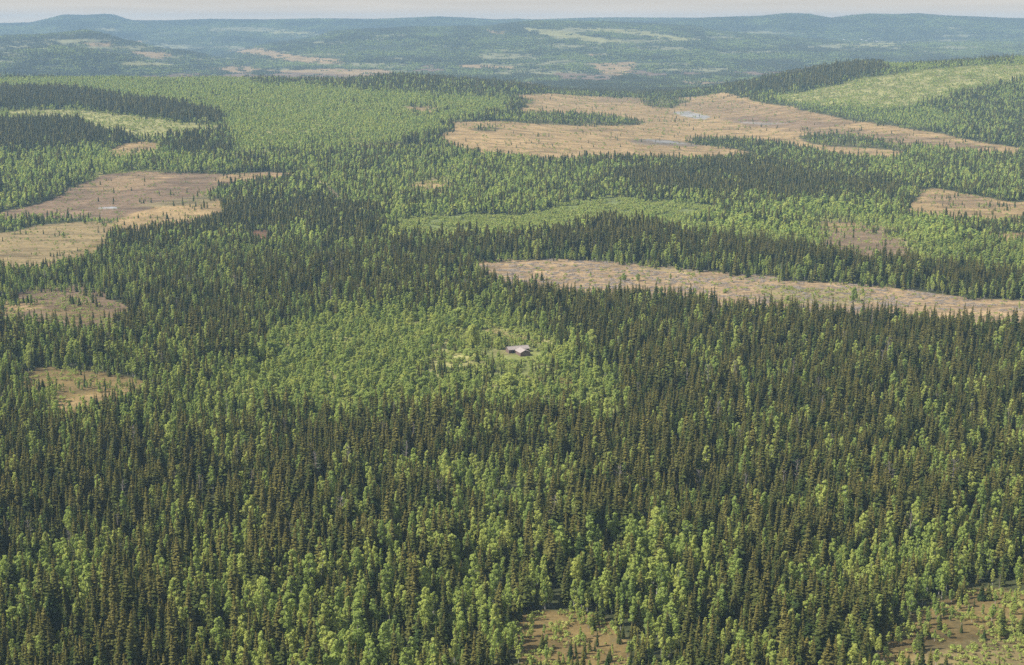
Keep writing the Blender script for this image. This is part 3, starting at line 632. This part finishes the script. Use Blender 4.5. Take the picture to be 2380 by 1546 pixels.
# the croft stands clear of trees
BX, BY, BZ = ground_at(1210, 829)
keep &= ~near(BX - 2, BY + 10, 16)
for lu, lv, lr in ((1100, 806, 9), (1183, 905, 8), (1262, 770, 7), (1160, 800, 5), (212, 853, 6), (2322, 1372, 5), (1322, 1508, 5)):
    gx_, gy_, _ = ground_at(lu, lv); keep &= ~near(gx_, gy_, lr); keep &= ~((np.abs(tx - gx_) < lr * .8) & (ty < gy_) & (ty > gy_ - 3 * lr) & (hs > .5))
keep &= ~((np.abs(tx - BX - (ty - BY) * .03) < 11) & (ty < BY + 2) & (ty > BY - 34) & (hs > .22))
tx, ty, tz, lod, is_s, hs, cs = (a[keep] for a in (tx, ty, tz, lod, is_s, hs, cvt['spr'])); n = len(tx)
var = rng.integers(0, 8, n)
idx = np.where(lod == 0, var, 8 + np.where(is_s, var % 5, var % 4)).astype(int)
rnd_ = (~is_s) & (lod == 0) & (cs < .32) & (rng.uniform(0, 1, n) < .20); idx[rnd_] = 12
dead_ = is_s & (lod == 0) & (ty > 640) & (rng.uniform(0, 1, n) < .018); idx[dead_] = 13
rz = rng.uniform(0, 2 * np.pi, n); rot = np.stack([rng.normal(0, .035, n), rng.normal(0, .035, n), rz], 1)
wv = np.clip(rng.normal(1, .13, n), .7, 1.4)
wl = np.where(hs < .6, 1.15, 1.0)
hgt = np.where(is_s, 1.15, 1.17) * hs
wd = hgt * wv * wl * np.where(is_s, 1.42, np.where(cs < .3, 1.25, 1.0))
scl = np.stack([wd, wd, hgt], 1)
scl[:, :2] = np.maximum(scl[:, :2], .0)
P = np.stack([tx, ty, tz - .05], 1)
u, v = project(tx, ty, tz); ut, vt = project(tx, ty, tz + 14 * hgt)
size = hgt / ty
vis = ~rnd_ & ~dead_ & (u > 12) & (u < 2368) & (v < 1538)
solo = np.zeros(n, bool)
for want in (True, False):
    c = np.where(vis & (is_s == want))[0]; c = c[np.argsort(-size[c])][:300]; solo[c] = True
s_ = is_s & ~solo
scatter_object('spruce_forest', P[s_], rot[s_], scl[s_], idx[s_], [m[2] for m in SPR] + LSPR + [DEADM], 'dense dark spruces covering the land from the lower edge to the big bogs', 'spruce forest')
b_ = ~is_s & ~solo
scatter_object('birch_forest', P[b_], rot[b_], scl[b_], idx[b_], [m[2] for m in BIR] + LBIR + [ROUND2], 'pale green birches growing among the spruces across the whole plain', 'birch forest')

# single trees in front
def tag(o, label, cat, group=None):
    o['label'] = label; o['category'] = cat
    if group: o['group'] = group
def plant(kind, meshes, p, r, s, label, cat, group):
    e = bpy.data.objects.new(kind, None); COL.objects.link(e); e.location = p; e.rotation_euler = r; e.scale = s; e.empty_display_size = 1
    tag(e, label, cat, group)
    for nm, me in (('crown', meshes[0]), ('trunk', meshes[1])):
        q = bpy.data.objects.new(nm, me); COL.objects.link(q); q.parent = e
    return e
ORD = ['first','second','third','fourth','fifth','sixth','seventh','eighth','ninth','tenth','eleventh','twelfth','thirteenth','fourteenth','fifteenth','sixteenth','seventeenth','eighteenth','nineteenth','twentieth']
def nth(k): return ORD[k] if k < 20 else '%d%s' % (k + 1, {1: 'st', 2: 'nd', 3: 'rd'}.get((k + 1) % 10 if not 10 < (k + 1) % 100 < 14 else 0, 'th'))
for want, nm, store, grp in ((True, 'spruce', SPR, 'spruces in the front of the forest'), (False, 'birch', BIR, 'birches in the front of the forest')):
    c = np.where(solo & (is_s == want))[0]; c = c[np.argsort(ty[c])]
    rowsz = 20
    for r0 in range(0, len(c), rowsz):
        row = c[r0:r0 + rowsz]; row = row[np.argsort(u[row])]
        for k, j in enumerate(row):
            tall = 'tall' if hgt[j] > 1.22 else ('small' if hgt[j] < .85 else 'mid-sized')
            slim = 'slim' if scl[j, 0] / scl[j, 2] * (store[var[j]][0].vertices[0].co.x * 0 + 1) < (1.45 if want else 1.0) else 'broad'
            if want: lb = '%s %s olive-brown spruce, %s from left in the %s row from bottom edge' % (tall, slim, nth(k), nth(r0 // rowsz))
            else: lb = '%s %s pale green birch, %s from left in the %s row from bottom edge' % (tall, slim, nth(k), nth(r0 // rowsz))
            plant(nm, store[var[j]], P[j], rot[j], scl[j], lb, nm, grp)

# woods of the far distance, in patches
px, py = grid_points(4390, 6500, 19, .42, 60); qx, qy = grid_points(6500, 15500, 31, .42, 60)
px, py = np.concatenate([px, qx]), np.concatenate([py, qy]); big = np.concatenate([np.zeros(len(px) - len(qx)), np.ones(len(qx))]) > 0
pz = terrain(px, py); cp = cover(px, py, pz)
k_ = rng.uniform(0, 1, len(px)) < cp['dens'] * 1.0
px, py, pz, big = px[k_], py[k_], pz[k_], big[k_]; cp = {a: b[k_] for a, b in cp.items()}
m_ = cp['spr'] + (fbm(px / 160, py / 300, 91, 3) - .5) * 1.1 + rng.normal(0, .12, len(px))
cls = np.digitize(-m_, [-.78, -.5, -.26]); pid = cls * 3 + rng.integers(0, 3, len(px))
ps_ = np.where(big, 1.35, 1.0); hh = cp['hs'] * rng.uniform(.85, 1.2, len(px))
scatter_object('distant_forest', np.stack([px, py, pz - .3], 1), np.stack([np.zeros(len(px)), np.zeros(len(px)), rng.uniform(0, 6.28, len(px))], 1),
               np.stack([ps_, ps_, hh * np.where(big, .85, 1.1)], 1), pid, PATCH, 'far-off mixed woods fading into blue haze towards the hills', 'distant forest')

# scrub on bogs and young growth; brash on the felled strip
px, py = grid_points(440, 2600, 3.0); qx, qy = grid_points(2600, 4600, 5.5); px, py = np.concatenate([px, qx]), np.concatenate([py, qy]); pz = terrain(px, py); cp = cover(px, py, pz)
cl = sstep(.35, .62, fbm(px / 14, py / 14, 123, 3))
nb_ = ((px - BX + 2) ** 2 + (py - BY - 9) ** 2 > 225) & ~((np.abs(px - BX) < 10) & (np.abs(py - BY + 3) < 8))
k_ = nb_ & (rng.uniform(0, 1, len(px)) < cp['shrub'] * np.where((cp['shrub'] > .8) & (cp['r'] < .16), .95, 1.7 * cl)); n_ = int(k_.sum())
big_ = np.where(py[k_] > 2600, 1.5, 1.0) * np.where(cp['shrub'][k_] > .8, 1.25, rng.uniform(.45, 1.0, n_)); sz = big_ * rng.uniform(.7, 1.25, n_) * (.6 + .9 * fbm(px[k_] / 18, py[k_] / 18, 124, 2))
scatter_object('scrub', np.stack([px[k_], py[k_], pz[k_]], 1), np.stack([np.zeros(n_), np.zeros(n_), rng.uniform(0, 6.28, n_)], 1), np.stack([sz, sz, sz * rng.uniform(.8, 1.3, n_)], 1),
               rng.integers(0, 4, n_), SCR, 'low olive-green willow and young birch scrub on bogs and clearings', 'scrub')
px, py = grid_points(1250, 1700, 3.2); pz = terrain(px, py); cp = cover(px, py, pz)
k_ = (cp['slash'] > .5) & (rng.uniform(0, 1, len(px)) < .45 * sstep(.45, .65, fbm(px / 9, py / 6, 133, 3))); n_ = int(k_.sum())
scatter_object('logging_brash', np.stack([px[k_], py[k_], pz[k_]], 1), np.stack([np.zeros(n_), np.zeros(n_), rng.normal(0, .7, n_)], 1), np.tile([[1.1, 1.1, 1.2]], (n_, 1)) * rng.uniform(.6, 1.3, (n_, 1)),
               rng.integers(0, 4, n_), BRASH, 'grey branches and logging waste lying over the felled strip', 'logging waste')

# ------------------------------------------------------------------ trees one can point at
def at(u_, v_): return Vector(ground_at(u_, v_))
plant('round_tree', ROUND, at(1100, 806), (0, 0, .4), (1.2, 1.2, 1.45), 'big round pale green broadleaf tree behind and left of the grey barns', 'tree', None)
plant('round_tree', ROUND, at(1262, 770), (0, 0, 4.4), (.85, .85, 1.35), 'round-topped pale broadleaf tree behind and right of the grey barns', 'tree', None)
plant('round_tree', ROUND, at(1160, 812), (0, 0, 1.4), (.75, .75, .8), 'small round broadleaf tree close to the left end of the longer grey barn', 'tree', None)
plant('round_tree', ROUND, at(1183, 905), (0, 0, 2.4), (1.5, 1.5, .95), 'low wide round broadleaf tree in the birches just below the grey barns', 'tree', None)
plant('pine', PINE, at(212, 853), (0, 0, 1), (1.15, 1.15, 1.2), 'tall dark pine with bare lower trunk at the edge of the left orange bog', 'pine', None)
dt = make_mesh('dead_trunk', *dg[0], [M_DEAD]); dc = make_mesh('dead_branches', *dg[1], [M_DEAD])
def dead(p, r, s, label):
    e = bpy.data.objects.new('dead_tree', None); COL.objects.link(e); e.location = p; e.rotation_euler = (0, 0, r); e.scale = (s,) * 3; tag(e, label, 'dead tree')
    for nm, me in (('branches', dc), ('trunk', dt)):
        q = bpy.data.objects.new(nm, me); COL.objects.link(q); q.parent = e
dead(at(2322, 1372), .3, .8, 'leafless grey dead tree at the upper edge of the bog in the lower right corner')
dead(at(1322, 1508), 1.7, .55, 'thin grey dead tree standing in the orange clearing at the bottom')
for (uu, vv, s1, w1, lb) in [(1985,700,1.05,1.5,'widest airy birch clump standing alone on the felled strip'),(1632,627,.8,1.1,'round pale birch at the far edge of the felled strip'),
        (1890,702,.7,1.2,'small airy birch left of the widest clump on the felled strip'),(1850,690,.62,1.1,'low airy birch in the green part of the felled strip'),
        (1745,700,.75,.9,'thin airy birch in the middle of the felled strip'),(1500,628,.6,1.0,'small birch near the left upper side of the felled strip'),
        (2060,676,.62,1.0,'small pale birch below the spruce edge right of the widest clump'),(2368,725,.85,1.1,'birch on the felled strip at the right edge of the photo'),
        (1700,655,.5,1.0,'little birch close under the forest edge of the felled strip'),(1800,658,.5,.9,'little thin birch in the upper middle of the felled strip'),
        (1930,668,.75,1.2,'pale birch in front of the dark spruce edge above the felled strip')]:
    plant('birch', AIRY[int(uu) % 2] if w1 < 1.4 else ROUND, at(uu, vv), (0, 0, uu), (s1 * w1 * (.45 if w1 >= 1.4 else 1),) * 2 + (s1,), lb, 'birch', 'birches left on the felled strip')

# ------------------------------------------------------------------ buildings
def wood_mat(name, a, b, stripe, axis):
    m, nt = new_mat(name); L = nt.links.new
    out = N(nt, 'ShaderNodeOutputMaterial'); bs = N(nt, 'ShaderNodeBsdfPrincipled'); bs.inputs['Roughness'].default_value = .85
    tc = N(nt, 'ShaderNodeTexCoord'); no = N(nt, 'ShaderNodeTexNoise'); no.inputs['Scale'].default_value = 1.3; no.inputs['Detail'].default_value = 6; L(tc.outputs['Object'], no.inputs[0])
    r = N(nt, 'ShaderNodeValToRGB'); e = r.color_ramp.elements; e[0].position = .3; e[1].position = .7; e[0].color = (*a, 1); e[1].color = (*b, 1); L(no.outputs['Fac'], r.inputs[0])
    wv = N(nt, 'ShaderNodeTexWave'); wv.bands_direction = axis; wv.inputs['Scale'].default_value = stripe; wv.inputs['Distortion'].default_value = .6; L(tc.outputs['Object'], wv.inputs[0])
    mr = N(nt, 'ShaderNodeMapRange'); mr.inputs['To Min'].default_value = .7; mr.inputs['To Max'].default_value = 1.1; L(wv.outputs['Fac'], mr.inputs[0])
    sc = N(nt, 'ShaderNodeVectorMath', operation='SCALE'); L(r.outputs[0], sc.inputs[0]); L(mr.outputs[0], sc.inputs['Scale']); L(sc.outputs[0], bs.inputs['Base Color'])
    bp = N(nt, 'ShaderNodeBump'); bp.inputs['Distance'].default_value = .05; L(wv.outputs['Fac'], bp.inputs['Height']); L(bp.outputs[0], bs.inputs['Normal'])
    L(bs.outputs[0], out.inputs[0]); return m
M_LOG = wood_mat('weathered_logs', (.15,.095,.08), (.25,.17,.15), .9, 'Z')
M_ROOF = wood_mat('weathered_roof_boards', (.35,.29,.265), (.48,.41,.38), .9, 'X')
M_DARK = wood_mat('dark_planks', (.035,.03,.035), (.06,.05,.05), 1.2, 'X')
M_WHITE = wood_mat('pale_paint', (.6,.58,.55), (.75,.73,.7), .5, 'Z')
def box(bm, x0, x1, y0, y1, z0, z1):
    vs = [bm.verts.new(p) for p in ((x0,y0,z0),(x1,y0,z0),(x1,y1,z0),(x0,y1,z0),(x0,y0,z1),(x1,y0,z1),(x1,y1,z1),(x0,y1,z1))]
    for f in ((0,3,2,1),(4,5,6,7),(0,1,5,4),(1,2,6,5),(2,3,7,6),(3,0,4,7)): bm.faces.new([vs[i] for i in f])
def part(name, bm, mat, parent):
    me = bpy.data.meshes.new(name); bmesh.ops.recalc_face_normals(bm, faces=bm.faces); bm.to_mesh(me); bm.free(); me.materials.append(mat)
    o = bpy.data.objects.new(name, me); COL.objects.link(o); o.parent = parent; return o
def barn(name, p, rz, L_, Wd, hw, rise, label, cat, wall=M_LOG, roof=M_ROOF, group=None, detail=True):
    """ridge along local x; origin at one ground corner"""
    e = bpy.data.objects.new(name, None); COL.objects.link(e); e.location = p; e.rotation_euler = (0, 0, rz); tag(e, label, cat, group)
    bm = bmesh.new(); prof = [(0, -.5), (Wd, -.5), (Wd, hw), (Wd / 2, hw + rise), (0, hw)]
    a = [bm.verts.new((0, y, z)) for y, z in prof]; b = [bm.verts.new((L_, y, z)) for y, z in prof]
    bm.faces.new(a[::-1]); bm.faces.new(b)
    for i in range(5): bm.faces.new((a[i], a[(i + 1) % 5], b[(i + 1) % 5], b[i]))
    wl_ = part('wall', bm, wall, e)
    bm = bmesh.new(); ov = .55 if detail else .3; k = rise / (Wd / 2); th = .16; ze = hw - ov * k
    pr = [(-ov, ze + .02), (Wd / 2, hw + rise + .02), (Wd + ov, ze + .02), (Wd + ov, ze + .02 + th), (Wd / 2, hw + rise + .02 + th), (-ov, ze + .02 + th)]
    a = [bm.verts.new((-ov, y, z)) for y, z in pr]; b = [bm.verts.new((L_ + ov, y, z)) for y, z in pr]
    for q in (a, b): bm.faces.new((q[0], q[1], q[4], q[5])); bm.faces.new((q[1], q[2], q[3], q[4]))
    for i in range(6): bm.faces.new((a[i], a[(i + 1) % 6], b[(i + 1) % 6], b[i]))
    rf = part('roof', bm, roof, e)
    if detail:
        bm = bmesh.new(); box(bm, -.3, L_ + .3, Wd / 2 - .14, Wd / 2 + .14, hw + rise + .2, hw + rise + .34); part('ridge_board', bm, roof, rf)
        for nm, yy in (('door', -.04),):
            bm = bmesh.new(); box(bm, L_ * .12, L_ * .12 + 2.2, -.06, .04, -.2, 2.2); part('door', bm, M_DARK, e)
        for xx in (L_ * .5, L_ * .8):
            bm = bmesh.new(); box(bm, xx, xx + .7, -.05, .04, 1.3, 2.0); part('window', bm, M_DARK, e)
        bm = bmesh.new(); box(bm, -.06, .04, Wd / 2 - .5, Wd / 2 + .5, hw + .1, hw + 1.0); part('hatch', bm, M_DARK, e)
        # crossed log ends at the corners
        for cx_, cy_ in ((0, 0), (0, Wd), (L_, 0), (L_, Wd)):
            bm = bmesh.new()
            for j in range(int(hw / .3)): box(bm, cx_ - .16, cx_ + .16, cy_ - .16, cy_ + .16, j * .3, j * .3 + .24)
            part('log_ends', bm, wall, wl_)
    return e
th = math.radians(21.5); e1 = Vector((math.cos(th), math.sin(th), 0)); e2 = Vector((-math.sin(th), math.cos(th), 0))
corner = Vector((BX, BY, BZ)) 
# front barn: gable faces the camera, so its ridge runs along e2
GW, GL = 7.8, 10.2
o = corner - e1 * 0
barn('log_barn', o + e1 * GW, th + math.pi / 2, GL, GW, 3.0, 1.75, 'shorter grey log barn in front, its dark gable facing the camera', 'barn')
bb = corner + e2 * (GL + 2.6) - e1 * 4.6
barn('log_barn', bb, th, 16.8, 6.8, 3.0, 1.7, 'longer grey log barn behind, its pale board roof running left to right', 'barn')
p = at(640, 388)
barn('hay_barn', p, .1, 11, 6, 3.0, 1.6, 'small grey hay barn alone among trees above the brown bog on the left', 'barn')
for k, (uu, vv, l_) in enumerate([(1987,96,22),(2000,94,16),(2018,92.5,14),(2012,97,18),(2030,97.5,26),(2037,99,14),(1970,98,14),(2100,102,16),(1960,94,12)]):
    p = at(uu, vv); barn('farmhouse', p, rng.uniform(-.4, .4), l_, 9, 5, 3, '%s of the pale farmhouses on the far slope at upper right' % (nth(k) + ' listed' if False else ['wide-roofed one', 'third from left', 'highest', 'middle one', 'biggest', 'one right of the biggest', 'low one on the left', 'lone rightmost', 'smallest leftmost'][k]), 'farmhouse', wall=M_WHITE, roof=M_WHITE, group='farmhouses on the far slope', detail=False)

# ------------------------------------------------------------------ haze
m, nt = new_mat('haze_air')
out = N(nt, 'ShaderNodeOutputMaterial'); pv = N(nt, 'ShaderNodeVolumePrincipled')
pv.inputs['Color'].default_value = (.46, .715, 1.0, 1); pv.inputs['Density'].default_value = 7.4e-5
nt.links.new(pv.outputs[0], out.inputs['Volume'])
bm = bmesh.new(); zt = float(Z.max()) + 25
box(bm, -9300, 9300, -600, 16700, float(Z.min()) - 3, max(zt, H + 25))
me = bpy.data.meshes.new('haze'); bmesh.ops.recalc_face_normals(bm, faces=bm.faces); bm.to_mesh(me); bm.free(); me.materials.append(m)
hz = bpy.data.objects.new('haze', me); COL.objects.link(hz); hz['kind'] = 'stuff'; hz['label'] = 'pale blue haze over the whole landscape'; hz['category'] = 'haze'
print('terrain z', Z.min(), Z.max())
